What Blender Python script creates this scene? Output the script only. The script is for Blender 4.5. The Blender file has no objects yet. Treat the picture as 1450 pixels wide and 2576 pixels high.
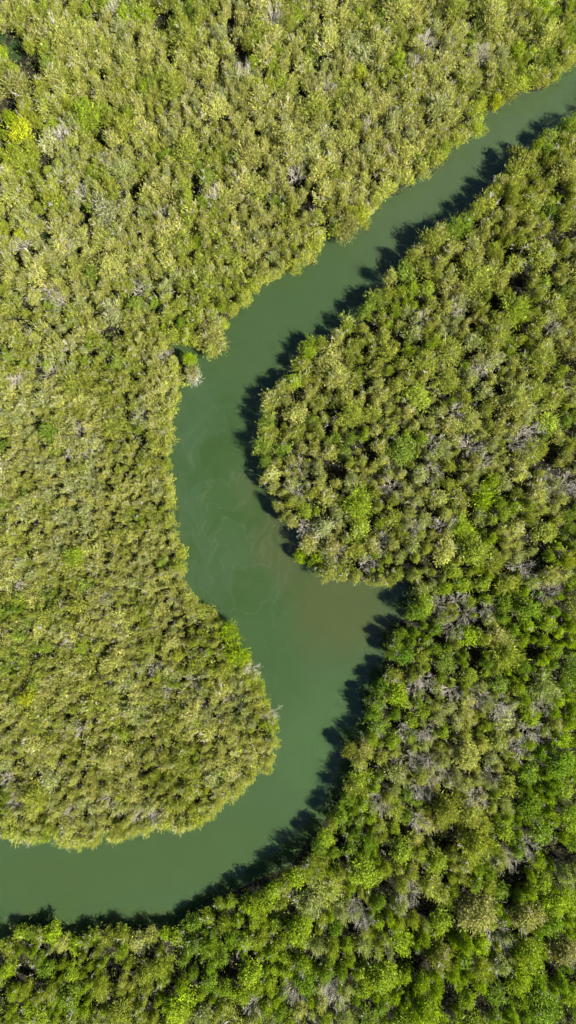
import bpy, math, numpy as np
from mathutils import Vector
sc = bpy.context.scene
C = sc.collection
PI = math.pi
rng = np.random.default_rng(7)

# ------------------------------------------------------------------ camera
H = 100.0                       # drone height over the water
MPP = 75.0 / 1288.0             # metres on the water per unit of the traced outline
cam_d = bpy.data.cameras.new('camera')
cam_d.sensor_fit = 'VERTICAL'; cam_d.sensor_height = 36.0; cam_d.lens = 24.0
cam_d.clip_start = 1.0; cam_d.clip_end = 3000.0
cam = bpy.data.objects.new('camera', cam_d); C.objects.link(cam)
cam.location = (0, 0, H); cam.rotation_euler = (0, 0, 0)
sc.camera = cam
# ------------------------------------------------------------------ light
SUN_EL = math.radians(47.0)
SUN_AZ = math.radians(119.0)    # clockwise from +Y: low right of the picture
sd = Vector((math.sin(SUN_AZ) * math.cos(SUN_EL), math.cos(SUN_AZ) * math.cos(SUN_EL), math.sin(SUN_EL)))
w = bpy.data.worlds.new('World'); sc.world = w; w.use_nodes = True
wn = w.node_tree; bg = wn.nodes['Background']
sky = wn.nodes.new('ShaderNodeTexSky'); sky.sky_type = 'NISHITA'; sky.sun_disc = False
sky.air_density = 0.8; sky.dust_density = 0.1; sky.sun_elevation = SUN_EL; sky.sun_rotation = SUN_AZ
wn.links.new(sky.outputs[0], bg.inputs[0]); bg.inputs[1].default_value = 0.05
sl = bpy.data.lights.new('sun', 'SUN'); sl.energy = 5.0; sl.angle = math.radians(0.53); sl.color = (1.0, 0.95, 0.86)
sun = bpy.data.objects.new('sun', sl); C.objects.link(sun)
sun.rotation_euler = sd.to_track_quat('Z', 'Y').to_euler(); sun.location = sd * 200
sc.view_settings.view_transform = 'Standard'; sc.view_settings.look = 'None'
sc.view_settings.gamma = 1.0; sc.view_settings.exposure = 1.95
sc.render.engine = 'CYCLES'
sc.cycles.max_bounces = 6; sc.cycles.diffuse_bounces = 3; sc.cycles.transmission_bounces = 3

# ------------------------------------------------------------------ materials
def newmat(name):
    m = bpy.data.materials.new(name); m.use_nodes = True
    nt = m.node_tree; nt.nodes.clear()
    out = nt.nodes.new('ShaderNodeOutputMaterial')
    return m, nt, out

def math_n(nt, op, a, b=None, c=None, clamp=False):
    n = nt.nodes.new('ShaderNodeMath'); n.operation = op; n.use_clamp = clamp
    for i, v in enumerate((a, b, c)):
        if v is None: continue
        if isinstance(v, (int, float)): n.inputs[i].default_value = v
        else: nt.links.new(v, n.inputs[i])
    return n.outputs[0]

def mixc(nt, f, a, b, mode='MIX'):
    n = nt.nodes.new('ShaderNodeMix'); n.data_type = 'RGBA'; n.blend_type = mode
    for sock, v in ((n.inputs[0], f), (n.inputs[6], a), (n.inputs[7], b)):
        if isinstance(v, (int, float)): sock.default_value = v
        elif isinstance(v, tuple): sock.default_value = (*v, 1.0) if len(v) == 3 else v
        else: nt.links.new(v, sock)
    return n.outputs[2]

def foliage_material():
    m, nt, out = newmat('mangrove_leaves')
    at = nt.nodes.new('ShaderNodeAttribute'); at.attribute_name = 'tone'
    oi = nt.nodes.new('ShaderNodeObjectInfo')
    col = mixc(nt, 1.0, at.outputs['Color'], oi.outputs['Color'], 'MULTIPLY')
    d = nt.nodes.new('ShaderNodeBsdfDiffuse'); nt.links.new(col, d.inputs[0])
    t = nt.nodes.new('ShaderNodeBsdfTranslucent')
    tc = mixc(nt, 1.0, col, (1.05, 1.1, 0.55), 'MULTIPLY'); nt.links.new(tc, t.inputs[0])
    mx = nt.nodes.new('ShaderNodeMixShader'); mx.inputs[0].default_value = 0.42
    nt.links.new(d.outputs[0], mx.inputs[1]); nt.links.new(t.outputs[0], mx.inputs[2])
    g = nt.nodes.new('ShaderNodeBsdfGlossy'); g.inputs['Roughness'].default_value = 0.45
    g.inputs[0].default_value = (0.8, 0.8, 0.8, 1)
    m2 = nt.nodes.new('ShaderNodeMixShader'); m2.inputs[0].default_value = 0.018
    nt.links.new(mx.outputs[0], m2.inputs[1]); nt.links.new(g.outputs[0], m2.inputs[2])
    nt.links.new(m2.outputs[0], out.inputs[0])
    return m

def bark_material(name, c1, c2, scale=3.0):
    m, nt, out = newmat(name)
    tc = nt.nodes.new('ShaderNodeTexCoord')
    n = nt.nodes.new('ShaderNodeTexNoise'); n.inputs['Scale'].default_value = scale; n.inputs['Detail'].default_value = 4
    nt.links.new(tc.outputs['Object'], n.inputs['Vector'])
    col = mixc(nt, n.outputs[0], c1, c2)
    p = nt.nodes.new('ShaderNodeBsdfPrincipled'); nt.links.new(col, p.inputs['Base Color'])
    p.inputs['Roughness'].default_value = 0.85
    nt.links.new(p.outputs[0], out.inputs[0])
    return m

def mud_material():
    m, nt, out = newmat('wet_mud')
    tc = nt.nodes.new('ShaderNodeTexCoord')
    n = nt.nodes.new('ShaderNodeTexNoise'); n.inputs['Scale'].default_value = 0.6; n.inputs['Detail'].default_value = 8
    nt.links.new(tc.outputs['Object'], n.inputs['Vector'])
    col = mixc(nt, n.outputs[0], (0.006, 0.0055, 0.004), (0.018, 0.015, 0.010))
    p = nt.nodes.new('ShaderNodeBsdfPrincipled'); nt.links.new(col, p.inputs['Base Color'])
    p.inputs['Roughness'].default_value = 0.9; p.inputs['Specular IOR Level'].default_value = 0.15
    b = nt.nodes.new('ShaderNodeBump'); b.inputs['Strength'].default_value = 0.6; b.inputs['Distance'].default_value = 0.2
    nt.links.new(n.outputs[0], b.inputs['Height']); nt.links.new(b.outputs[0], p.inputs['Normal'])
    nt.links.new(p.outputs[0], out.inputs[0])
    return m

def water_material():
    m, nt, out = newmat('murky_water')
    L = nt.links
    geo = nt.nodes.new('ShaderNodeNewGeometry'); pos = geo.outputs['Position']
    # slow swirling distortion of the coordinates
    nz = nt.nodes.new('ShaderNodeTexNoise'); nz.inputs['Scale'].default_value = 0.09; nz.inputs['Detail'].default_value = 4
    nz.inputs['Roughness'].default_value = 0.5
    L.new(pos, nz.inputs['Vector'])
    vm = nt.nodes.new('ShaderNodeVectorMath'); vm.operation = 'MULTIPLY_ADD'
    L.new(nz.outputs['Color'], vm.inputs[0]); vm.inputs[1].default_value = (11, 11, 0); L.new(pos, vm.inputs[2])
    wp0 = nt.nodes.new('ShaderNodeVectorMath'); wp0.operation = 'SUBTRACT'
    L.new(vm.outputs[0], wp0.inputs[0]); wp0.inputs[1].default_value = (5.5, 5.5, 0)
    wp = wp0.outputs[0]
    def zone(u, v, rx, ry, ang=0.0, src=wp):
        x, y = (u - 725) * MPP, (1288 - v) * MPP
        mp = nt.nodes.new('ShaderNodeMapping'); mp.vector_type = 'TEXTURE'
        mp.inputs['Location'].default_value = (x, y, 0)
        mp.inputs['Rotation'].default_value = (0, 0, ang)
        mp.inputs['Scale'].default_value = (rx * MPP, ry * MPP, 1)
        L.new(src, mp.inputs['Vector'])
        fl = nt.nodes.new('ShaderNodeVectorMath'); fl.operation = 'MULTIPLY'
        L.new(mp.outputs[0], fl.inputs[0]); fl.inputs[1].default_value = (1, 1, 0)
        le = nt.nodes.new('ShaderNodeVectorMath'); le.operation = 'LENGTH'; L.new(fl.outputs[0], le.inputs[0])
        mr = nt.nodes.new('ShaderNodeMapRange'); mr.interpolation_type = 'SMOOTHSTEP'
        mr.inputs[1].default_value = 1.25; mr.inputs[2].default_value = 0.45
        mr.inputs[3].default_value = 0.0; mr.inputs[4].default_value = 1.0
        L.new(le.outputs['Value'], mr.inputs[0])
        return mr.outputs[0]
    base = (0.0250, 0.0466, 0.0158)
    col = mixc(nt, 0.0, base, base)
    for u, v, rx, ry, a, c, k in WATER_ZONES:
        col = mixc(nt, math_n(nt, 'MULTIPLY', zone(u, v, rx, ry, a), k), col, c)
    # drifting film: thin contour lines and blotches
    n2 = nt.nodes.new('ShaderNodeTexNoise'); n2.inputs['Scale'].default_value = 0.16; n2.inputs['Detail'].default_value = 5
    n2.inputs['Distortion'].default_value = 1.6; n2.inputs['Roughness'].default_value = 0.45
    st = nt.nodes.new('ShaderNodeVectorMath'); st.operation = 'MULTIPLY'; L.new(wp, st.inputs[0]); st.inputs[1].default_value = (1.0, 0.55, 1)
    L.new(st.outputs[0], n2.inputs['Vector'])
    fz = zone(590, 1330, 160, 430, 0.25, src=pos)
    blot = nt.nodes.new('ShaderNodeMapRange'); blot.inputs[1].default_value = 0.48; blot.inputs[2].default_value = 0.60
    L.new(n2.outputs[0], blot.inputs[0])
    col = mixc(nt, math_n(nt, 'MULTIPLY', math_n(nt, 'MULTIPLY', blot.outputs[0], fz), 0.65), col, (0.0185, 0.0385, 0.0090))
    a = math_n(nt, 'SUBTRACT', n2.outputs[0], 0.48)
    a = math_n(nt, 'ABSOLUTE', a)
    ln = nt.nodes.new('ShaderNodeMapRange'); ln.inputs[1].default_value = 0.012; ln.inputs[2].default_value = 0.0
    L.new(a, ln.inputs[0])
    col = mixc(nt, math_n(nt, 'MULTIPLY', math_n(nt, 'MULTIPLY', ln.outputs[0], fz), 0.42), col, (0.044, 0.062, 0.028))
    # faint broad mottling
    n3 = nt.nodes.new('ShaderNodeTexNoise'); n3.inputs['Scale'].default_value = 0.35; n3.inputs['Detail'].default_value = 6
    L.new(wp, n3.inputs['Vector'])
    g = math_n(nt, 'MULTIPLY_ADD', n3.outputs[0], 0.16, 0.92)
    cm = nt.nodes.new('ShaderNodeCombineColor')
    for i in range(3): L.new(g, cm.inputs[i])
    col = mixc(nt, 1.0, col, cm.outputs[0], 'MULTIPLY')
    # floating specks
    vo = nt.nodes.new('ShaderNodeTexVoronoi'); vo.inputs['Scale'].default_value = 0.9
    L.new(pos, vo.inputs['Vector'])
    sp = nt.nodes.new('ShaderNodeMapRange'); sp.inputs[1].default_value = 0.035; sp.inputs[2].default_value = 0.02
    L.new(vo.outputs['Distance'], sp.inputs[0])
    col = mixc(nt, math_n(nt, 'MULTIPLY', sp.outputs[0], 0.5), col, (0.12, 0.13, 0.09))
    p = nt.nodes.new('ShaderNodeBsdfPrincipled')
    L.new(col, p.inputs['Base Color'])
    p.inputs['Roughness'].default_value = 0.12
    p.inputs['IOR'].default_value = 1.33
    p.inputs['Subsurface Weight'].default_value = 1.0
    p.inputs['Subsurface Radius'].default_value = (0.55, 0.8, 0.6)
    p.inputs['Subsurface Scale'].default_value = 0.42
    rp = nt.nodes.new('ShaderNodeTexNoise'); rp.inputs['Scale'].default_value = 2.2; rp.inputs['Detail'].default_value = 5
    L.new(pos, rp.inputs['Vector'])
    b = nt.nodes.new('ShaderNodeBump'); b.inputs['Strength'].default_value = 0.25; b.inputs['Distance'].default_value = 0.06
    L.new(rp.outputs[0], b.inputs['Height']); L.new(b.outputs[0], p.inputs['Normal'])
    L.new(p.outputs[0], out.inputs[0])
    return m

WATER_ZONES = [  # u, v, rx, ry, angle, colour, strength
    (1200, 430, 420, 260, 0.6, (0.0315, 0.0500, 0.0205), 0.9),
    (500, 1130, 70, 230, 0.0, (0.0250, 0.0505, 0.0208), 0.7),
    (560, 1160, 60, 240, 0.05, (0.0207, 0.0436, 0.0123), 0.7),
    (735, 1370, 95, 220, 0.45, (0.0318, 0.0430, 0.0145), 0.95),
    (850, 1530, 165, 130, 0.0, (0.0318, 0.0430, 0.0130), 0.95),
    (530, 1440, 90, 110, 0.3, (0.0250, 0.0482, 0.0189), 0.7),
    (610, 1500, 60, 40, -0.4, (0.0186, 0.0396, 0.0105), 0.7),
    (690, 1640, 90, 170, 0.3, (0.0207, 0.0444, 0.0130), 0.7),
    (790, 1850, 110, 170, -0.2, (0.0262, 0.0530, 0.0170), 0.9),
    (300, 2180, 480, 110, 0.2, (0.0250, 0.0467, 0.0130), 0.8),
    (100, 2200, 200, 60, 0.0, (0.0264, 0.0458, 0.0123), 0.5),
]
M_LEAF = foliage_material()
M_BARK = bark_material('grey_brown_bark', (0.05, 0.043, 0.034), (0.12, 0.105, 0.085))
M_BARE = bark_material('bleached_wood', (0.33, 0.30, 0.25), (0.56, 0.52, 0.44), 5.0)
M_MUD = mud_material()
M_WATER = water_material()

# ------------------------------------------------------------------ traced outlines (units of the 1450 wide picture)
LEFT = [(1450,165),(1430,180),(1395,215),(1360,228),(1330,225),(1310,240),(1270,262),(1250,280),(1228,268),(1215,280),(1222,310),(1215,335),(1190,350),(1150,375),(1130,395),(1110,425),(1090,440),(1055,455),(1050,475),(1030,470),(1010,495),(975,505),(955,530),(930,550),(905,580),(880,612),(850,605),(825,600),(812,615),(810,655),(795,668),(760,675),(745,692),(720,688),(700,708),(670,718),(640,745),(620,780),(590,805),(570,820),(568,870),(550,895),(525,903),(500,885),(470,868),(440,870),(425,884),(445,898),(458,912),(462,950),(460,990),(448,1015),(450,1040),(440,1060),(443,1100),(435,1140),(438,1190),(445,1250),(440,1290),(448,1340),(460,1375),(475,1385),(465,1400),(470,1430),(470,1465),(490,1495),(515,1520),(538,1530),(542,1556),(575,1552),(590,1560),(600,1590),(615,1610),(618,1640),(640,1665),(650,1680),(655,1700),(668,1720),(670,1745),(690,1780),(700,1820),(705,1840),(703,1870),(708,1890),(690,1915),(685,1945),(660,1950),(650,1945),(640,1975),(600,2005),(570,2025),(548,2030),(545,2055),(515,2065),(500,2080),(470,2088),(430,2085),(395,2083),(370,2095),(335,2100),(300,2118),(250,2122),(215,2120),(190,2140),(160,2130),(120,2115),(60,2118),(40,2100),(0,2108)]
RIGHT = [(1450,285),(1425,290),(1420,315),(1380,325),(1350,345),(1345,370),(1310,378),(1290,400),(1260,430),(1240,470),(1215,490),(1190,500),(1170,540),(1140,560),(1110,575),(1070,600),(1055,620),(1020,640),(990,665),(965,700),(955,735),(920,740),(915,765),(880,790),(850,810),(830,840),(790,850),(765,850),(760,880),(735,920),(710,960),(680,975),(650,1010),(648,1040),(660,1070),(640,1110),(635,1150),(655,1190),(670,1230),(680,1270),(700,1300),(720,1330),(760,1370),(755,1395),(775,1430),(800,1445),(820,1470),(850,1465),(880,1472),(920,1478),(950,1475),(970,1482),(995,1475),(1020,1460),(1028,1480),(1030,1500),(1015,1530),(1000,1560),(975,1600),(965,1640),(955,1690),(925,1720),(915,1760),(915,1800),(925,1830),(890,1860),(878,1890),(885,1920),(865,1960),(852,1990),(820,2045),(800,2080),(770,2110),(745,2145),(725,2175),(665,2205),(610,2232),(550,2252),(500,2285),(470,2302),(435,2330),(370,2325),(300,2325),(250,2327),(190,2350),(135,2332),(95,2320),(30,2327),(0,2365)]
POOLS = [(40,126,12,20),(120,598,9,20),(10,92,6,16),(470,888,30,10)]
GAPS = POOLS + [(42,130,24,38),(80,172,28,32),(20,262,32,20),(116,402,20,24),(1030,1478,34,15),(1005,1545,10,26),(262,345,18,26),(190,640,14,8),(262,345,16,22),(345,478,18,16),(490,480,14,22),(610,150,18,26),(588,55,10,40),(400,55,16,22),(435,150,12,20),(750,470,12,20),(780,520,22,14),
        (218,560,14,22),(290,845,20,10),(1290,2200,26,34),(860,2330,46,24),(1070,2270,24,24),(1040,2400,34,16),(1380,2400,16,60),(1310,2355,30,16),
        (1400,2140,30,18),(975,2210,18,24),(1120,2490,22,40),(1120,2100,30,14),(1190,1650,14,12),(1080,1410,24,18),(1240,770,16,22),(1290,720,16,12),
        (1290,840,20,12),(840,1180,22,26),(1370,1160,22,22),(1440,1240,20,30),(1325,1640,30,16),(1085,1690,12,20),(1160,900,12,16),(1340,1420,16,26),
        (300,2420,16,30),(140,2400,24,12),(60,2440,18,14),(590,2420,20,30),(450,2420,14,24),(1410,900,18,14),(1400,600,16,14),(920,1130,16,20)]

def W(u, v, z=0.0):
    k = (H - z) / H * MPP
    return ((u - 725) * k, (1288 - v) * k)
ZB = 1.6
def ext(poly): return np.array([W(u, v, ZB) for u, v in poly])
EL, ER = ext(LEFT), ext(RIGHT)
FAR = 700.0
PL = np.vstack([[[FAR, EL[0][1] + 520]], EL, [[-110, EL[-1][1] + 9]], [[-FAR, EL[-1][1] + 60]], [[-FAR, FAR]], [[FAR, FAR]]])
PR = np.vstack([[[FAR, ER[0][1] + 460]], ER, [[-110, ER[-1][1] + 6]], [[-FAR, ER[-1][1] + 30]], [[-FAR, -FAR]], [[FAR, -FAR]]])

def inside(P, pts):
    x, y = pts[:, 0], pts[:, 1]; r = np.zeros(len(pts), bool)
    n = len(P)
    for i in range(n):
        x1, y1 = P[i]; x2, y2 = P[(i + 1) % n]
        if y1 == y2: continue
        c = ((y1 > y) != (y2 > y)) & (x < (x2 - x1) * (y - y1) / (y2 - y1) + x1)
        r ^= c
    return r
def dist(P, pts):
    d = np.full(len(pts), 1e9); n = len(P)
    for i in range(n):
        a = P[i]; b = P[(i + 1) % n]; ab = b - a
        t = np.clip(((pts - a) @ ab) / (ab @ ab + 1e-12), 0, 1)
        d = np.minimum(d, np.hypot(*(pts - a - t[:, None] * ab).T))
    return d
def land_sd(pts):
    dl = dist(PL, pts) * np.where(inside(PL, pts), 1, -1)
    dr = dist(PR, pts) * np.where(inside(PR, pts), 1, -1)
    return np.maximum(dl, dr)

def vnoise(x, y, s, seed):
    r = np.random.default_rng(seed); g = r.random((64, 64))
    fx, fy = np.asarray(x) / s + 300, np.asarray(y) / s + 300
    ix, iy = np.floor(fx).astype(int), np.floor(fy).astype(int)
    tx, ty = fx - ix, fy - iy; tx = tx*tx*(3-2*tx); ty = ty*ty*(3-2*ty)
    g_ = lambda a, b: g[a % 64, b % 64]
    return (g_(ix,iy)*(1-tx)*(1-ty) + g_(ix+1,iy)*tx*(1-ty) + g_(ix,iy+1)*(1-tx)*ty + g_(ix+1,iy+1)*tx*ty)

# ------------------------------------------------------------------ fast mesh building
def mesh_from(name, V, F, mats, tone=None, midx=None):
    me = bpy.data.meshes.new(name)
    V = np.asarray(V, np.float32); F = np.asarray(F, np.int32)
    nv, nf, k = len(V), len(F), F.shape[1]
    me.vertices.add(nv); me.vertices.foreach_set('co', V.ravel())
    me.loops.add(nf * k); me.loops.foreach_set('vertex_index', F.ravel())
    me.polygons.add(nf); me.polygons.foreach_set('loop_start', np.arange(0, nf * k, k, dtype=np.int32))
    if midx is not None: me.polygons.foreach_set('material_index', np.asarray(midx, np.int32))
    me.update(calc_edges=True)
    if tone is not None:
        a = me.attributes.new('tone', 'FLOAT_COLOR', 'FACE')
        a.data.foreach_set('color', np.concatenate([tone, np.ones((nf, 1))], 1).astype(np.float32).ravel())
    for m in mats: me.materials.append(m)
    return me

def norm(a): return a / (np.linalg.norm(a, axis=-1, keepdims=True) + 1e-9)

# ------------------------------------------------------------------ ground and water
def axis_vals(lo, hi, step):
    core = np.arange(lo, hi + 1e-6, step)
    o = np.array([6, 16, 35, 70, 150, 300, 560.0])
    return np.concatenate([lo - o[::-1], core, hi + o])
gx = axis_vals(-52, 52, 0.5); gy = axis_vals(-86, 86, 0.5)
GX, GY = np.meshgrid(gx, gy); P = np.stack([GX.ravel(), GY.ravel()], 1)
sdv = land_sd(P) - 0.9
def pool_mask(P, grow=1.0):
    m = np.zeros(len(P))
    for u, v, ru, rv in POOLS:
        x, y = W(u, v)
        d = np.hypot((P[:, 0] - x) / (ru * MPP * grow), (P[:, 1] - y) / (rv * MPP * grow))
        m = np.maximum(m, np.clip(1.6 - d, 0, 1))
    return m
z = np.clip(sdv / 1.2, -1, 1) * 0.35 + 0.12 * (vnoise(P[:,0], P[:,1], 1.3, 3) - 0.5) + 0.2 * (vnoise(P[:,0], P[:,1], 6, 4) - 0.5)
z = np.where(sdv < 0, z - np.clip(-sdv, 0, 5) * 0.35, z) - pool_mask(P, 1.3) * 1.0
nx, ny = len(gx), len(gy)
I = np.arange(nx * ny).reshape(ny, nx)
F = np.stack([I[:-1, :-1].ravel(), I[:-1, 1:].ravel(), I[1:, 1:].ravel(), I[1:, :-1].ravel()], 1)
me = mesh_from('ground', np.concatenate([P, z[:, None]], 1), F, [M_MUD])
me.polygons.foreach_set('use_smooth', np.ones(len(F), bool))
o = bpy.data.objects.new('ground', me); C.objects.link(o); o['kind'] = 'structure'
s, zb = 590.0, -6.0
V = [(-s,-s,zb),(s,-s,zb),(s,s,zb),(-s,s,zb),(-s,-s,0),(s,-s,0),(s,s,0),(-s,s,0)]
me = mesh_from('river_water', V, [(0,3,2,1),(4,5,6,7),(0,1,5,4),(1,2,6,5),(2,3,7,6),(3,0,4,7)], [M_WATER])
o = bpy.data.objects.new('river_water', me); C.objects.link(o); o['kind'] = 'structure'

# ------------------------------------------------------------------ plant prototypes
def tube(pts, rads, sides=4):
    pts = np.asarray(pts, float); n = len(pts)
    d = norm(np.gradient(pts, axis=0))
    ref = np.array([0.31, 0.87, 0.38]); a = norm(np.cross(d, ref)); b = np.cross(d, a)
    ang = np.arange(sides) * 2 * PI / sides
    ring = pts[:, None] + np.asarray(rads)[:, None, None] * (np.cos(ang)[None, :, None] * a[:, None] + np.sin(ang)[None, :, None] * b[:, None])
    V = ring.reshape(-1, 3); F = []
    for i in range(n - 1):
        for j in range(sides):
            F.append((i*sides+j, i*sides+(j+1)%sides, (i+1)*sides+(j+1)%sides, (i+1)*sides+j))
    return V, np.array(F)
def join(parts):
    Vs, Fs, o = [], [], 0
    for V, F in parts:
        Vs.append(V); Fs.append(F + o); o += len(V)
    return np.vstack(Vs), np.vstack(Fs)

def grow(r, p, d, length, rad, depth, out, spread=0.55, up=0.15):
    n = 4; pts = [p]; dd = d.copy()
    for i in range(n - 1):
        dd = norm(dd + r.normal(0, 0.16, 3) + np.array([0, 0, up * 0.3]))
        pts.append(pts[-1] + dd * length / (n - 1))
    out.append(tube(pts, np.linspace(rad, rad * 0.6, n), 3 if depth < 2 else 5))
    if depth == 0: return
    for k in range(r.integers(3, 6)):
        t = r.uniform(0.35, 1.0) if k else 1.0
        q = pts[0] + (pts[-1] - pts[0]) * t if t < 1 else pts[-1]
        if t < 1: 
            i = min(int(t * (n - 1)), n - 2); f = t * (n - 1) - i; q = pts[i] * (1 - f) + pts[i + 1] * f
        nd = norm(dd + r.normal(0, spread, 3) + np.array([0, 0, up]))
        grow(r, q, nd, length * r.uniform(0.5, 0.8), max(rad * 0.62, 0.011), depth - 1, out, spread, up)

def live_proto(seed, R, Ht, n_cl, n_sprig, n_leaf, lw, ll, sp_len, feather, loose=0.3):
    r = np.random.default_rng(seed)
    zc = 0.52 * Ht
    # clumps over a dome, uneven
    cl, rc, cd = [], [], []
    lob = r.uniform(0, 2 * PI, 3); root = np.array([0, 0, 0.10 * Ht])
    for i in range(n_cl):
        a = i * 2.39996 + r.uniform(-0.6, 0.6); cz = 1 - 1.30 * (i + 0.5) / n_cl
        s_ = math.sqrt(max(0, 1 - cz * cz))
        k = r.uniform(0.45, 1.08) * (0.9 + 0.2 * math.cos(a * 2 + lob[0]) + 0.12 * math.cos(3 * a + lob[1]))
        rr = R * r.uniform(0.15, 0.30)
        c = np.array((math.cos(a) * s_ * (R - rr) * k, math.sin(a) * s_ * (R - rr) * k, zc + cz * (Ht - zc - rr) * r.uniform(0.6, 1.1)))
        cl.append(c); rc.append(rr); cd.append(norm(c - root + r.normal(0, 0.22, 3)))
    cl = np.array(cl); rc = np.array(rc); cd = np.array(cd)
    w_ = rc ** 1.6; idx = r.choice(n_cl, n_sprig, p=w_ / w_.sum())
    outw = cd[idx]
    q = norm(r.normal(0, 1, (n_sprig, 3)))
    # a plume: an ellipsoid of sprigs drawn out along its own direction
    sc_ = np.where(r.random(n_sprig) < loose, 1.65, 1.0)
    off = q * (rc[idx] * sc_ * r.random(n_sprig) ** 0.45)[:, None]
    al = (off * outw).sum(1, keepdims=True)
    org = cl[idx] + off + outw * al * (0.9 if feather > 0.6 else 0.1)
    d = norm(q + outw * 0.5)
    sdir = norm(outw * feather + q * 0.45 + r.normal(0, 0.22, (n_sprig, 3)) + np.array([0, 0, 0.2]))
    # colour of clump / sprig: hue drifts between greener and more straw coloured
    ch = r.normal(0, 0.65, n_cl)[idx] + r.normal(0, 0.45, n_sprig)
    cb = np.exp(r.normal(0, 0.18, n_cl)[idx] + r.normal(0, 0.30 if feather > 0.6 else 0.2, n_sprig))
    t = np.tile(np.linspace(0.0, 1.0, n_leaf), (n_sprig, 1)) + r.uniform(-0.05, 0.05, (n_sprig, n_leaf))
    L = sp_len * r.uniform(0.6, 1.3, (n_sprig, 1))
    base = (org[:, None] + sdir[:, None] * (t * L)[..., None]).reshape(-1, 3)
    N = len(base)
    ax = norm(np.repeat(sdir, n_leaf, 0) * (0.9 if feather > 0.6 else 0.45) + r.normal(0, 0.42, (N, 3)))
    nt_ = norm(np.repeat(d, n_leaf, 0) * 0.75 + np.array([0, 0, 0.55]) + r.normal(0, 0.5, (N, 3)))
    side = norm(np.cross(ax, nt_))
    ln = ll * r.uniform(0.65, 1.35, (N, 1)); wd = lw * r.uniform(0.7, 1.3, (N, 1))
    V = np.stack([base - side * wd * 0.5, base + side * wd * 0.5, base + ax * ln], 1).reshape(-1, 3)
    F = np.arange(3 * N).reshape(-1, 3)
    h = np.repeat(ch, n_leaf) + r.normal(0, 0.3, N); b = np.repeat(cb, n_leaf) * np.exp(r.normal(0, 0.16, N))
    hv = 0.085 if feather > 0.6 else 0.06
    tone = np.stack([b * (1 + hv * h), b, b * (1 + 2.0 * hv * np.clip(h, -2, 2))], 1)
    tone = np.clip(tone, 0.05, 3)
    # trunk with limbs to the clumps
    parts = []
    ns = r.integers(3, 5)
    fork = np.array([0, 0, 0.12 * Ht])
    parts.append(tube([(0, 0, -0.5), (0.02, 0, 0), fork], [0.14, 0.12, 0.10], 6))
    for c in cl[r.permutation(n_cl)[:10]]:
        mid = fork * 0.5 + c * 0.5 + r.normal(0, 0.12, 3) + np.array([0, 0, -0.25])
        parts.append(tube([fork, mid, c * 0.97], [0.07, 0.045, 0.02], 4))
    TV, TF = join(parts)
    # bare twigs poking out of the crown
    tw = []
    for c in cl[r.permutation(n_cl // 2)[:4]]:
        dr = norm(c - root + r.normal(0, 0.3, 3))
        tw.append(tube([fork, fork * 0.5 + c * 0.5 + [0, 0, -0.2], c - dr * 0.3], [0.05, 0.035, 0.026], 4))
        grow(r, c - dr * 0.3, dr, R * 0.45, 0.026, 2, tw, 0.40)
    BV, BF = join(tw)
    return dict(R=R, H=Ht, leaf=(V, F, tone), trunk=(TV, TF), twig=(BV, BF))

def dead_proto(seed, R, Ht):
    r = np.random.default_rng(seed); out = []
    lean = r.uniform(0, 2 * PI); lv = np.array([math.cos(lean), math.sin(lean), 0])
    trunk = [tube([(0, 0, -0.5), (0.03, 0.0, 0.3), (0.06, 0.05, Ht * 0.4)], [0.13, 0.11, 0.08], 6)]
    nl = r.integers(11, 15)
    for k in range(nl):
        a = k * 2 * PI / nl + r.uniform(-0.4, 0.4)
        d = norm(np.array([math.cos(a), math.sin(a), r.uniform(0.5, 1.4)]) + lv * 0.4)
        z0 = Ht * r.uniform(0.2, 0.4)
        grow(r, np.array([0.04, 0.03, z0]), d, Ht * 0.45, 0.030, 3, out, 0.34, 0.12)
    V, F = join(out)
    rad = np.percentile(np.hypot(V[:, 0], V[:, 1]), 95); top = V[:, 2].max()
    k = R / rad
    V = V * np.array([k, k, 1]); V[:, 2] *= Ht / top
    tV, tF = join(trunk)
    return dict(R=R, H=Ht, trunk=(tV, tF), limb=(V, F))

SHRUB = [live_proto(100 + i, 1.35, 3.2, 26, 540, 7, 0.046, 0.21, 0.32, 0.8, 0.7) for i in range(8)]
FEATH = [live_proto(200 + i, 1.9, 4.4, 34, 860, 7, 0.054, 0.25, 0.42, 0.85, 0.5) for i in range(10)]
LEAFY = [live_proto(300 + i, 2.1, 4.8, 36, 1050, 7, 0.090, 0.15, 0.24, 0.35, 0.35) for i in range(10)]
BIGF = [live_proto(600 + i, 2.5, 5.4, 60, 1900, 7, 0.054, 0.25, 0.42, 0.8, 0.5) for i in range(5)]
BIG = [live_proto(500 + i, 2.9, 6.0, 70, 2000, 7, 0.09, 0.17, 0.26, 0.45, 0.35) for i in range(5)]
DEAD = [dead_proto(400 + i, 1.3, 4.3) for i in range(9)]

# ------------------------------------------------------------------ what grows where
PAL = {'khaki': (0.325, 0.325, 0.082), 'olive': (0.218, 0.240, 0.026), 'green': (0.105, 0.185, 0.005),
       'lime': (0.205, 0.285, 0.004), 'yellow': (0.280, 0.305, 0.010), 'grey': (0.275, 0.295, 0.120), 'tan': (0.325, 0.315, 0.090)}
WORD = {'khaki': 'khaki', 'olive': 'olive', 'green': 'deep green', 'lime': 'lime green', 'yellow': 'yellow', 'grey': 'grey-green', 'tan': 'straw-tinged'}
KEYS = list(PAL)
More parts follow.
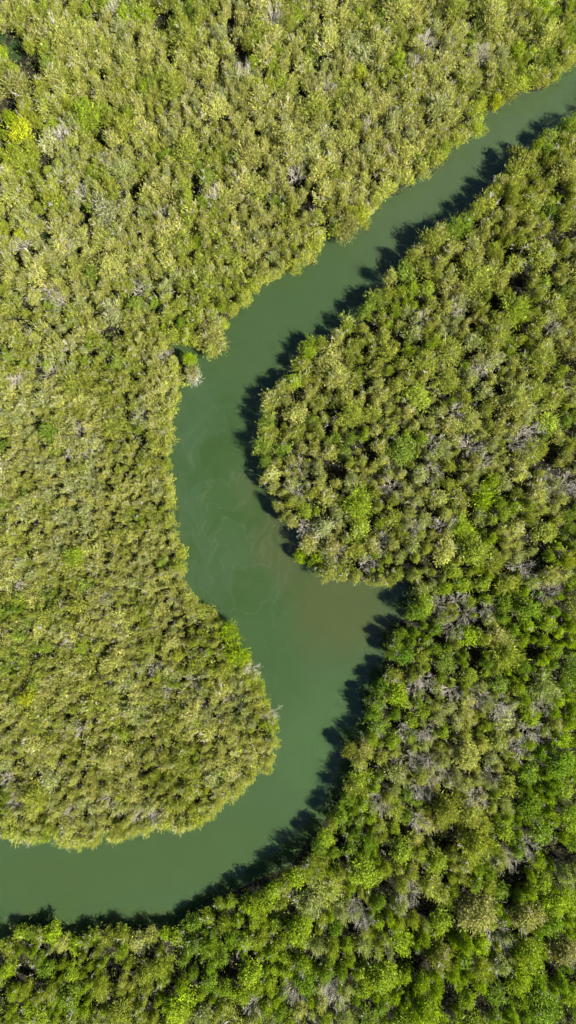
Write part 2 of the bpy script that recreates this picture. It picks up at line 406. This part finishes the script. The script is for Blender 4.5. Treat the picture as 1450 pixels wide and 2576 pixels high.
#  u, v, weights (khaki olive green lime yellow grey tan), radius, height, leafy share
ZN = [
 (120, 60, (5,3,1,2,.3,1,1), 1.75, 4.0, .35), (50, 330, (2,2,1,4,3,0,0), 1.7, 4.0, .6), (150, 450, (3,4,2,4,.5,1,0), 1.6, 4.0, .45),
 (200, 620, (5,3,1,1,0,2,2), 1.7, 4.2, .25), (400, 250, (6,3,1,1,.2,2,2), 1.6, 4.0, .15), (700, 100, (5,3,1,1.5,.3,2,2), 1.6, 4.0, .15),
 (1000, 150, (5,3,1,2,.5,2,3), 1.6, 4.0, .15), (1350, 80, (4,4,1,3,.5,1,1), 1.6, 4.0, .2), (700, 400, (7,3,.5,.5,0,2,3), 1.6, 4.2, .1),
 (900, 420, (7,3,.5,1,.3,1,3), 1.7, 4.2, .1), (420, 560, (5,4,2,2,0,1,1), 1.5, 4.0, .25), (500, 780, (3,6,3,3,.2,.6,.5), 1.5, 4.0, .45),
 (150, 900, (5,4,2,2,0,2,1), 1.4, 3.6, .3), (300, 980, (5,4,1.5,1,0,1,1), 1.3, 3.5, .3), (150, 1150, (6,4,1,1,0,2,2), 1.2, 3.3, .1),
 (350, 1200, (6,4,1,1,.1,1,1), 1.2, 3.3, .1), (150, 1400, (6,4,.7,.8,0,1.5,1), 1.15, 3.2, .1), (350, 1500, (6,4,.5,.8,.1,1.5,2), 1.15, 3.2, .1),
 (200, 1750, (6,4,.5,1,.1,1,1), 1.25, 3.3, .1), (550, 1750, (6,5,.8,1,.1,1,1), 1.3, 3.4, .1), (600, 1640, (2,4,1,4,.4,0,0), 1.5, 3.8, .3),
 (300, 2000, (6,3,.5,1.5,.3,1,2), 1.5, 3.6, .1), (650, 1880, (5,4,.5,3,.5,0,1), 1.5, 3.5, .1),
 (1350, 500, (5,5,2,2,.3,.6,1), 1.8, 4.6, .35), (1000, 850, (5,6,2,1.5,.2,1,1), 1.7, 4.4, .25), (1300, 800, (4,6,2,2,.4,1,2), 1.8, 4.6, .3),
 (800, 1100, (5,5,2,1,.1,1.5,1), 1.6, 4.3, .2), (1150, 1150, (4,5,2,3,.4,1.5,1), 1.8, 4.5, .3), (1380, 1100, (4,5,2.5,2.5,.5,1,1), 1.9, 4.6, .4),
 (850, 1400, (3,5,2,2,.2,2,1), 1.7, 4.5, .35), (1200, 1350, (3,5,2,4,.6,1,1), 1.8, 4.6, .4), (1080, 1560, (1,3,6,3,0,1.2,.3), 1.7, 4.6, .5),
 (1380, 1600, (0,2,5,9,.3,.1,0), 1.8, 4.8, .85), (1200, 1800, (5,5,2,2.5,.2,2,2), 1.8, 4.8, .3), (1000, 1740, (1,4,5,4,0,1,0), 1.7, 4.6, .6),
 (1400, 1850, (0,1,5,8,.2,.1,0), 1.8, 5.0, .8), (1150, 2000, (5,4,2,1,.2,2.5,3), 1.8, 4.9, .2), (1370, 2050, (0,1.5,6,7,.1,.1,0), 1.9, 5.2, .8),
 (920, 2080, (1,4,5,4,0,1,0), 1.8, 5.0, .5), (1200, 2150, (1.5,6,3,3,.4,.8,.8), 1.9, 5.2, .5), (1000, 2230, (0.6,4,4,6,0,.5,0), 2.0, 5.4, .75),
 (800, 2320, (0.8,4,4,6,.1,.6,0), 2.0, 5.4, .6), (1250, 2330, (0.4,2,5,8,0,.4,0), 2.3, 5.8, .8), (1380, 2480, (0,2,5,9,0,.3,0), 2.3, 5.8, .85),
 (1050, 2460, (0,2,5,10,0,.2,0), 2.2, 5.6, .9), (780, 2500, (0.8,3,4,7,0,.7,0), 2.0, 5.2, .7), (500, 2350, (0.4,4,5,5,.1,.2,0), 1.8, 4.8, .6),
 (150, 2350, (0.8,5,3,5,.3,.2,0), 1.7, 4.6, .55), (300, 2430, (1.5,5,2,5,.4,.2,0), 1.8, 4.8, .45), (100, 2520, (1,5,3,6,.2,.2,0), 1.8, 4.8, .6), (500, 2520, (0.4,4,3,8,.2,.2,0), 1.9, 4.9, .75),
]
ZP = np.array([(a[0], a[1]) for a in ZN], float)
ZWt = np.array([np.array(a[2]) / sum(a[2]) for a in ZN]); ZR = np.array([a[3] for a in ZN]); ZH = np.array([a[4] for a in ZN]); ZL = np.array([a[5] for a in ZN])
def field(u, v):
    d2 = (ZP[:, 0] - u) ** 2 + (ZP[:, 1] - v) ** 2 + 400
    k = d2 ** -1.8; k /= k.sum()
    return k @ ZWt, k @ ZR, k @ ZH, k @ ZL

DEADPTS = [(145,330),(265,400),(200,475),(270,525),(410,535),(50,610),(155,615),(540,485),(615,170),(685,30),(285,5),(925,310),(830,210),(1075,95),(1215,120),(745,430),(985,380),(1055,145),
 (175,1139),(220,1139),(125,734),(147,750),(350,724),(165,869),(125,929),(35,959),(195,1079),(410,889),(350,1044),(1090,1109),(1150,779),(1070,799),(1215,924),(1100,1184),(745,1239),(1225,1164),
 (1305,1109),(1385,1214),(1430,1219),(1395,809),(1340,1079),(1150,1034),(990,1224),(755,1169),(170,1623),(385,1678),(485,1718),(420,1738),(200,1843),(570,1758),(635,1692),(682,1803),(45,1473),(260,1503),
 (770,1333),(925,1423),(845,1383),(960,1368),(1045,1328),(1125,1323),(1320,1428),(1390,1488),(1160,1513),(1180,1548),(1220,1543),(1150,1583),(1100,1523),(1045,1733),(1075,1723),(1145,1748),(1215,1758),
 (1265,1783),(1020,1848),(1075,1848),(1305,1898),(1340,1848),(1040,1918),(1370,1778),(1095,1923),(15,1962),(32,2022),(175,2042),(345,2052),(275,2012),(395,2057),(640,2547),(1135,1962),(1095,1957),
 (1055,2077),(1245,1967),(1205,2012),(1065,1997),(920,2327),(895,2292),(1030,2267),(1255,2367),(845,2517),(830,2492),(745,2512),(1290,2172),(960,2027),(1335,2142),(490,945),(1190,1120)]
SPECIAL = [  # u, v, r, h, colour, leafy, label
 (45,322,2.2,4.9,'yellow',1,'bright yellow leafy mangrove at the left edge below the dark pool'),
 (28,300,1.3,4.0,'lime',1,None), (66,1755,1.6,4.6,'yellow',1,'bright yellow rounded shrub alone in the lower left khaki thicket'),
 (475,902,1.35,3.6,'lime',1,'bright green leafy mangrove standing in the small creek mouth'),
 (484,938,1.5,3.4,'khaki',0,'khaki feathery mangrove below the green one on the creek mouth islet'),
 (575,1590,1.7,4.2,'lime',0,'lime green mangrove on the left bank knob beside the dark notch'),
 (598,1650,2.0,4.2,'lime',0,'rounded lime green mangrove just south of the left bank knob'),
 (535,845,2.4,4.4,'khaki',0,'big pale khaki crown rounding the point above the creek mouth'),
 (878,560,2.4,4.4,'khaki',0,None), (900,540,1.9,4.2,'yellow',0,None), (1275,215,2.0,4.2,'olive',0,None), (1250,255,1.2,3.2,'yellow',0,'small golden drooping tuft over the water at the top right bank'),
 (1205,2305,3.3,6.6,'khaki',1,'largest pale tan-olive crown in the lower right forest'),
 (1330,2312,2.6,6.3,'khaki',1,'pale khaki triangular crown right of the largest tan crown'),
 (1333,2405,2.9,6.3,'lime',1,'broad light green crown below the pale triangular crown'),
 (1405,2275,2.4,6.0,'lime',1,None), (1425,2400,2.6,6.0,'khaki',1,None), (1110,2410,2.4,6.0,'olive',1,None), (1000,1752,2.2,5.0,'lime',1,'vivid green leafy crown just right of the shaded lower bank'),
 (960,1730,1.5,4.4,'green',1,None), (815,1330,2.1,5.0,'grey',1,'grey-green rounded crown near the tip of the right headland'), (795,1408,1.6,3.8,'lime',1,'bright green shrub at the southwest tip of the right headland'),
 (835,1375,1.6,4.6,'tan',0,None), (1315,400,2.2,5.0,'olive',1,'rounded olive crown casting the blunt shadow on the upper right water'), (880,1890,1.4,4.4,'olive',1,None),
 (1215,1255,2.1,4.8,'lime',0,None), (1180,1600,2.0,4.8,'lime',1,None), (265,530,2.1,4.8,'grey',0,'pale grey-green crown standing high in the upper left thicket'), (95,690,2.0,4.5,'khaki',0,None), (40,210,2.3,4.8,'khaki',0,'pale khaki crown between the two dark pools at the left edge'),
 (285,790,1.8,4.5,'grey',0,None), (150,625,1.7,4.2,'khaki',0,None), (755,1400,1.2,3.2,'lime',1,None), (1240,1210,1.6,4.6,'lime',1,None), (1020,1650,1.8,4.8,'green',1,None),
 (130,2352,1.7,3.4,'lime',1,None), (845,2340,1.3,4,'green',1,None)]

cell = {}
CS = 3.5
placed = []      # x, y, r, h, kind, pal, leafy, label
def free(x, y, r, f=0.80):
    cx, cy = int(math.floor(x / CS)), int(math.floor(y / CS))
    for a in range(cx - 2, cx + 3):
        for b in range(cy - 2, cy + 3):
            for (X, Y, R_) in cell.get((a, b), ()):
                if (X - x) ** 2 + (Y - y) ** 2 < (f * (r + R_)) ** 2: return False
    return True
def occupy(x, y, r): cell.setdefault((int(math.floor(x / CS)), int(math.floor(y / CS))), []).append((x, y, r))
gap_w = [(*W(u, v, 2.0), ru * MPP, rv * MPP) for u, v, ru, rv in GAPS]
def in_gap(x, y, r):
    for a, b, ra, rb in gap_w:
        if ((x - a) / (ra + 0.55 * r)) ** 2 + ((y - b) / (rb + 0.55 * r)) ** 2 < 1: return True
    return False
def uv_of(x, y, z=0):
    k = H / (H - z) / MPP
    return 725 + x * k, 1288 - y * k

for u, v, r, h, pal, leafy, lab in SPECIAL:
    x, y = W(u, v, h * 0.75); occupy(x, y, r * 0.92)
    placed.append([x, y, r, h, 'tree', pal, leafy, lab, 1])
for u, v in DEADPTS:
    _, R_, H_, _ = field(u, v)
    h = H_ * rng.uniform(1.08, 1.22); r = R_ * rng.uniform(0.8, 1.15)
    x, y = W(u, v, h * 0.8); occupy(x, y, r * 0.32)
    placed.append([x, y, r, h, 'dead', None, 0, None, 1])
dead_xy = np.array([W(u, v, 3.0) for u, v in DEADPTS])
# a row along each bank first, then the interior
def bank_row(E, side):
    seg = np.diff(E, axis=0); ln = np.hypot(*seg.T); cum = np.concatenate([[0], np.cumsum(ln)])
    s_ = 0.0
    while s_ < cum[-1]:
        i = min(np.searchsorted(cum, s_, 'right') - 1, len(seg) - 1); t = (s_ - cum[i]) / ln[i]
        p = E[i] + seg[i] * t
        # direction inland from a smoothed tangent
        j0, j1 = max(i - 1, 0), min(i + 2, len(E) - 1)
        tg = norm(E[j1] - E[j0]); n_ = np.array([tg[1], -tg[0]]) * side
        u, v = uv_of(*p)
        _, R_, H_, _ = field(u, v)
        r = R_ * (rng.uniform(0.62, 1.0) if side > 0 else rng.uniform(0.6, 1.15))
        c = p + n_ * r * (0.88 if side > 0 else rng.uniform(0.75, 1.2)) + tg * rng.normal(0, 0.25)
        if free(c[0], c[1], r, 0.44) and land_sd(c[None])[0] > r * 0.55:
            pl_(c[0], c[1], r, H_ * (rng.uniform(0.72, 0.95) if side > 0 else (rng.uniform(0.55, 0.68) if (v > 2215 and u < 620) else rng.uniform(0.82, 1.18))), 1)
        s_ += r * (0.95 if side > 0 else rng.uniform(0.7, 1.1))
def pl_(x, y, r, h, edge=0):
    u, v = uv_of(x, y, h * 0.7)
    wt, R_, H_, lf = field(u, v)
    wt = wt.copy(); wt[5] *= 0.9
    if u < 720 and 400 < v < 2150: wt[2] *= 0.5; wt[3] *= 0.55
    wt[4] *= 0.12
    q_ = float(vnoise(x, y, 3.4, 51)) * 0.75 + float(vnoise(x, y, 1.3, 52)) * 0.45 - 0.1
    q_ = min(max((q_ - 0.5) * 1.5 + 0.5, 0.001), 0.999)
    order = [2, 3, 1, 4, 0, 6, 5]; cw = np.cumsum(wt[order] / wt.sum())
    pal = KEYS[order[min(int(np.searchsorted(cw, q_)), 6)]]
    if dead_xy is not None and not edge and np.hypot(*(dead_xy - [x, y]).T).min() < 2.4 + r * 0.6 and rng.random() < 0.38: pal = 'grey' if rng.random() < 0.6 else 'tan'
    leafy = rng.random() < lf * (1.6 if pal in ('green', 'lime', 'yellow') else 0.7)
    if edge and pal == 'grey': pal = 'khaki'
    kind = 'shrub' if (R_ < 1.42 and u < 720) else 'tree'
    occupy(x, y, r); placed.append([x, y, r, h, kind, pal, int(leafy), None, 2 if edge else 0])
bank_row(EL, 1); bank_row(ER, -1)
for _ in range(1500):
    x, y = rng.uniform(-50, 50), rng.uniform(-84, 84)
    s0 = land_sd(np.array([[x, y]]))[0]
    u, v = uv_of(x, y, 3); _, R_, H_, _ = field(u, v)
    r = R_ * rng.uniform(1.15, 1.6)
    if s0 < r + 0.4 or in_gap(x, y, r) or not free(x, y, r, 1.25 if R_ > 1.45 else 1.7): continue
    pl_(x, y, r, H_ * rng.uniform(1.08, 1.3), 0)
N_TRY = 50000
tx = rng.uniform(-52, 52, N_TRY); ty = rng.uniform(-85, 85, N_TRY)
sd_all = land_sd(np.stack([tx, ty], 1))
RS = inside(PR, np.stack([tx, ty], 1))
hn = vnoise(tx, ty, 5.0, 21) * 0.6 + vnoise(tx, ty, 2.2, 22) * 0.4
for i in range(N_TRY):
    if sd_all[i] < 0.9: continue
    x, y = tx[i], ty[i]
    u, v = uv_of(x, y, 3)
    _, R_, H_, _ = field(u, v)
    r = R_ * (0.55 + 0.80 * rng.random() ** 1.5) * (1.0 if i < N_TRY * 0.5 else 0.62)
    if sd_all[i] < r * 0.85: continue
    rs = y < 40 and x > -42 and R_ > 1.45 and RS[i]
    f = (0.70 if rs else (0.60 if R_ < 1.42 else 0.66)) if i < N_TRY * 0.5 else (0.66 if rs else (0.54 if R_ < 1.42 else 0.60))
    if in_gap(x, y, r) or not free(x, y, r, f): continue
    h = H_ * ((0.60 + 0.62 * hn[i]) if R_ > 1.55 else (0.76 + 0.36 * hn[i])) * (0.9 + 0.2 * rng.random()) * (1.0 if i < N_TRY * 0.5 else 0.9)
    pl_(x, y, r, h)

# ------------------------------------------------------------------ pick the individuals, the rest of each kind is one mass
def in_frame(p):
    u, v = uv_of(p[0], p[1], p[3] * 0.75)
    return 0 <= u <= 1450 and 0 <= v <= 2576
def score(p): return (100 if p[8] == 1 else 0) + p[2] * (1.25 if p[8] == 2 else 1.0)
single, mass = [], []
for kind in ('tree', 'shrub', 'dead'):
    L_ = sorted([p for p in placed if p[4] == kind and in_frame(p)], key=score, reverse=True)
    single += L_[:300]; ids = set(map(id, L_[:300]))
    mass += [p for p in placed if p[4] == kind and id(p) not in ids]

def region(x, y, u, v):
    right = inside(PR, np.array([[x, y]]))[0]
    if not right:
        if v < 850: return 'upper left forest' if u < 620 else 'forest above the upper channel'
        return 'left bank thicket'
    if v < 1500: return 'right headland forest'
    if u < 700: return 'bottom bank forest'
    return 'lower right forest' if v > 1900 else 'right bank forest'
used = set()
def label_for(p):
    x, y, r, h = p[:4]; u, v = uv_of(x, y, h * 0.75)
    a, b = min(max(round(u / 14.5), 0), 100), min(max(round(v / 25.76), 0), 100)
    reg = region(x, y, u, v)
    if p[4] == 'dead': d = 'bleached leafless bush in the ' + reg
    else:
        leaf = 'leafy' if p[6] else 'feathery'
        noun = 'shrub' if p[4] == 'shrub' else 'tree'
        d = ('%s %s %s ' % (WORD[p[5]], leaf, noun)) + ('at the water edge, ' + reg.replace(' forest', ' side').replace(' thicket', '').replace('forest above the upper channel', 'upper channel') if p[8] == 2 else 'in the ' + reg)
    while True:
        t = '%s, %d%% across and %d%% down' % (d, a, b)
        if t not in used: break
        b += 1
    used.add(t); return t

def obj_of(name, me, parent):
    o = bpy.data.objects.new(name, me); C.objects.link(o); o.parent = parent
    return o
for fam in (SHRUB, FEATH, LEAFY, BIG, BIGF):
    for q in fam:
        q['m_leaf'] = mesh_from('crown', *q['leaf'][:2], [M_LEAF], tone=q['leaf'][2])
        q['m_trunk'] = mesh_from('trunk', *q['trunk'], [M_BARK]); q['m_twig'] = mesh_from('bare_twigs', *q['twig'], [M_BARE])
for q in DEAD:
    q['m_trunk'] = mesh_from('trunk', *q['trunk'], [M_BARE]); q['m_limb'] = mesh_from('branches', *q['limb'], [M_BARE])

GROUPS = {'tree': 'mangrove trees of the flooded forest', 'shrub': 'mangrove shrubs of the left bank thicket', 'dead': 'leafless bleached bushes among the mangroves'}
NAMES = {'tree': 'mangrove_tree', 'shrub': 'mangrove_shrub', 'dead': 'bare_bush'}
CATS = {'tree': 'tree', 'shrub': 'shrub', 'dead': 'dead bush'}
def pick(p):
    if p[4] == 'dead': return DEAD[rng.integers(len(DEAD))]
    if p[2] > 2.1 and not p[6]: return BIGF[rng.integers(len(BIGF))]
    if p[4] == 'shrub' and not p[6] and p[2] < 1.6: return SHRUB[rng.integers(len(SHRUB))]
    if p[2] > 2.3: return BIG[rng.integers(len(BIG))]
    return (LEAFY if p[6] else FEATH)[rng.integers(10)]
PALM = np.array([PAL[k] for k in KEYS])
def tint(p):
    c = np.array(PAL[p[5]]) * rng.uniform(0.85, 1.17)
    if p[8] == 1: return c * (0.95 if p[5] in ('yellow', 'lime') else (0.72 if p[2] > 2.2 else 0.88))
    if p[8] == 2 and p[1] > -60 and inside(PL, np.array([[p[0], p[1]]]))[0]: c = c * 0.5 + np.array([0.34, 0.37, 0.03]) * 0.5
    wt = field(*uv_of(p[0], p[1], 3))[0]
    k = rng.uniform(0.25, 0.55)
    return c * (1 - k) + (wt @ PALM) * k
TWIG_P = {'khaki': .75, 'olive': .5, 'green': .12, 'lime': .15, 'yellow': .05, 'grey': 1, 'tan': .9}
for p in single:
    q = pick(p); rot = rng.uniform(0, 2 * PI); s_ = p[2] / q['R']; sz = p[3] / q['H']
    e = bpy.data.objects.new(NAMES[p[4]], None); C.objects.link(e)
    e.location = (p[0], p[1], 0.0); e.rotation_euler = (0, 0, rot); e.scale = (s_, s_, sz); e.empty_display_size = 0.3
    e['label'] = p[7] or label_for(p); e['category'] = CATS[p[4]]; e['group'] = GROUPS[p[4]]
    obj_of('trunk', q['m_trunk'], e)
    if p[4] == 'dead': obj_of('branches', q['m_limb'], e); continue
    c = obj_of('crown', q['m_leaf'], e); c.color = (*tint(p), 1.0)
    if rng.random() < TWIG_P[p[5]]: obj_of('bare_twigs', q['m_twig'], e)

def mass_mesh(name, items):
    Vt, Tt, Vb, Fb, Vw, Fw = [], [], [], [], [], []; ob = ow = 0
    for p in items:
        q = pick(p); a = rng.uniform(0, 2 * PI); s_ = p[2] / q['R']; sz = p[3] / q['H']
        Rm = np.array([[math.cos(a), math.sin(a), 0], [-math.sin(a), math.cos(a), 0], [0, 0, 1]])
        X = lambda V: (V * np.array([s_, s_, sz])) @ Rm + np.array([p[0], p[1], 0])
        if p[4] != 'dead':
            lv, _, tn = q['leaf']; c = tint(p)
            if not in_frame(p):          # beyond the picture: every other leaf
                lv = lv.reshape(-1, 3, 3)[::3].reshape(-1, 3); tn = tn[::3]
            Vt.append(X(lv)); Tt.append(tn * c)
        for key in (('trunk',) if p[4] != 'dead' else ()):
            V, F = q[key]; Vb.append(X(V)); Fb.append(F + ob); ob += len(V)
        if p[4] == 'dead' or rng.random() < TWIG_P[p[5]]:
            V, F = q['limb' if p[4] == 'dead' else 'twig']; Vw.append(X(V)); Fw.append(F + ow); ow += len(V)
    Vt = np.vstack(Vt); nt_ = len(Vt) // 3
    Vb = np.vstack(Vb); Fb = np.vstack(Fb); Vw = np.vstack(Vw) if Vw else np.zeros((0, 3)); Fw = np.vstack(Fw) if Fw else np.zeros((0, 4), int)
    # triangles and quads in one mesh
    me = bpy.data.meshes.new(name); V = np.vstack([Vt, Vb, Vw]).astype(np.float32)
    me.vertices.add(len(V)); me.vertices.foreach_set('co', V.ravel())
    li = np.concatenate([np.arange(len(Vt)), (Fb + len(Vt)).ravel(), (Fw + len(Vt) + len(Vb)).ravel()]).astype(np.int32)
    nq = len(Fb) + len(Fw)
    me.loops.add(len(li)); me.loops.foreach_set('vertex_index', li)
    st = np.concatenate([np.arange(nt_) * 3, 3 * nt_ + np.arange(nq) * 4]).astype(np.int32)
    me.polygons.add(nt_ + nq); me.polygons.foreach_set('loop_start', st)
    me.polygons.foreach_set('material_index', np.concatenate([np.zeros(nt_), np.ones(len(Fb)), np.full(len(Fw), 2)]).astype(np.int32))
    me.update(calc_edges=True)
    at = me.attributes.new('tone', 'FLOAT_COLOR', 'FACE')
    col = np.ones((nt_ + nq, 4), np.float32); col[:nt_, :3] = np.vstack(Tt)
    at.data.foreach_set('color', col.ravel())
    for m in (M_LEAF, M_BARK, M_BARE): me.materials.append(m)
    o = bpy.data.objects.new(name, me); C.objects.link(o); o.color = (1, 1, 1, 1)
    return o
mt = [p for p in mass if p[4] != 'shrub']; ms = [p for p in mass if p[4] == 'shrub']
o = mass_mesh('mangrove_forest', mt); o['kind'] = 'stuff'; o['label'] = 'dense mass of smaller mangrove trees filling the forest on both banks'; o['category'] = 'forest'
o = mass_mesh('mangrove_thicket', ms); o['kind'] = 'stuff'; o['label'] = 'fine khaki thicket of small mangrove shrubs covering the left bank'; o['category'] = 'thicket'

# low undergrowth between the trunks
nU = 26000
ux = rng.uniform(-50, 50, nU); uy = rng.uniform(-84, 84, nU)
ok = (land_sd(np.stack([ux, uy], 1)) > 0.5) & (pool_mask(np.stack([ux, uy], 1)) < 0.35); ux, uy = ux[ok], uy[ok]; nU = len(ux)
K = 9
base = np.stack([ux, uy, rng.uniform(0.2, 2.0, nU)], 1).repeat(K, 0) + rng.normal(0, 0.35, (nU * K, 3)) * [1, 1, 0.6]
ax = norm(rng.normal(0, 0.6, (nU * K, 3)) + [0, 0, 0.6]); sdv_ = norm(np.cross(ax, rng.normal(0, 1, (nU * K, 3))))
V = np.stack([base - sdv_ * 0.08, base + sdv_ * 0.08, base + ax * 0.32], 1).reshape(-1, 3)
tn = np.array([0.09, 0.11, 0.022]) * np.exp(rng.normal(0, 0.3, (nU * K, 1)))
me = mesh_from('undergrowth', V, np.arange(len(V)).reshape(-1, 3), [M_LEAF], tone=tn)
o = bpy.data.objects.new('undergrowth', me); C.objects.link(o); o['kind'] = 'stuff'; o.color = (1, 1, 1, 1)
o['label'] = 'low dark green undergrowth between the mangrove stems'; o['category'] = 'undergrowth'
# feathery sprays and fine dry twigs that knit the crowns together
nF = 60000
fx = rng.uniform(-47, 47, nF); fy = rng.uniform(-80, 80, nF); FP = np.stack([fx, fy], 1)
lft = inside(PL, FP)
ok = (land_sd(FP) > 0.8) & (lft | (rng.random(nF) < 0.35))
for a, b, ra, rb in gap_w: ok &= ((fx - a) / (ra + 0.5)) ** 2 + ((fy - b) / (rb + 0.5)) ** 2 > 1
FP = FP[ok]; nF = len(FP); lft = lft[ok]
fld = [field(*uv_of(a, b, 2.5)) for a, b in FP]
Hf = np.array([f[2] for f in fld]); Cf = np.array([f[0] @ PALM for f in fld])
zf = Hf * (rng.uniform(0.42, 0.80, nF) + 0.10 * vnoise(FP[:, 0], FP[:, 1], 2.2, 22))
dry = rng.random(nF) < np.where(lft, 0.16, 0.22); zf[dry] += 0.10 * Hf[dry]
tn = Cf * np.exp(rng.normal(0, 0.25, (nF, 1))); tn[dry] = np.array([0.36, 0.34, 0.27]) * np.exp(rng.normal(0, 0.2, (dry.sum(), 1)))
K = 8
sp = norm(rng.normal(0, 0.75, (nF, 3)) + [0, 0, 0.7])
base = np.concatenate([FP, zf[:, None]], 1).repeat(K, 0) + sp.repeat(K, 0) * rng.uniform(0, 0.45, (nF * K, 1)) + rng.normal(0, 0.10, (nF * K, 3))
dk = dry.repeat(K)[:, None]
ax = norm(sp.repeat(K, 0) + rng.normal(0, 0.35, (nF * K, 3))); si = norm(np.cross(ax, rng.normal(0, 1, (nF * K, 3)) + [0, 0.0, 1.2]))
wd = np.where(dk, 0.016, 0.027); ln = np.where(dk, 0.38, 0.25)
V = np.stack([base - si * wd, base + si * wd, base + ax * ln], 1).reshape(-1, 3)
me = mesh_from('fine_sprays', V, np.arange(len(V)).reshape(-1, 3), [M_LEAF], tone=tn.repeat(K, 0))
o = bpy.data.objects.new('fine_sprays', me); C.objects.link(o); o['kind'] = 'stuff'; o.color = (1, 1, 1, 1)
o['label'] = 'fine feathery sprays and dry grey twigs tangled between the mangrove crowns'; o['category'] = 'sprays'
print('PLACED', {k: sum(1 for p in placed if p[4] == k and in_frame(p)) for k in ('tree', 'shrub', 'dead')}, 'mass', len(mass), 'single', len(single))
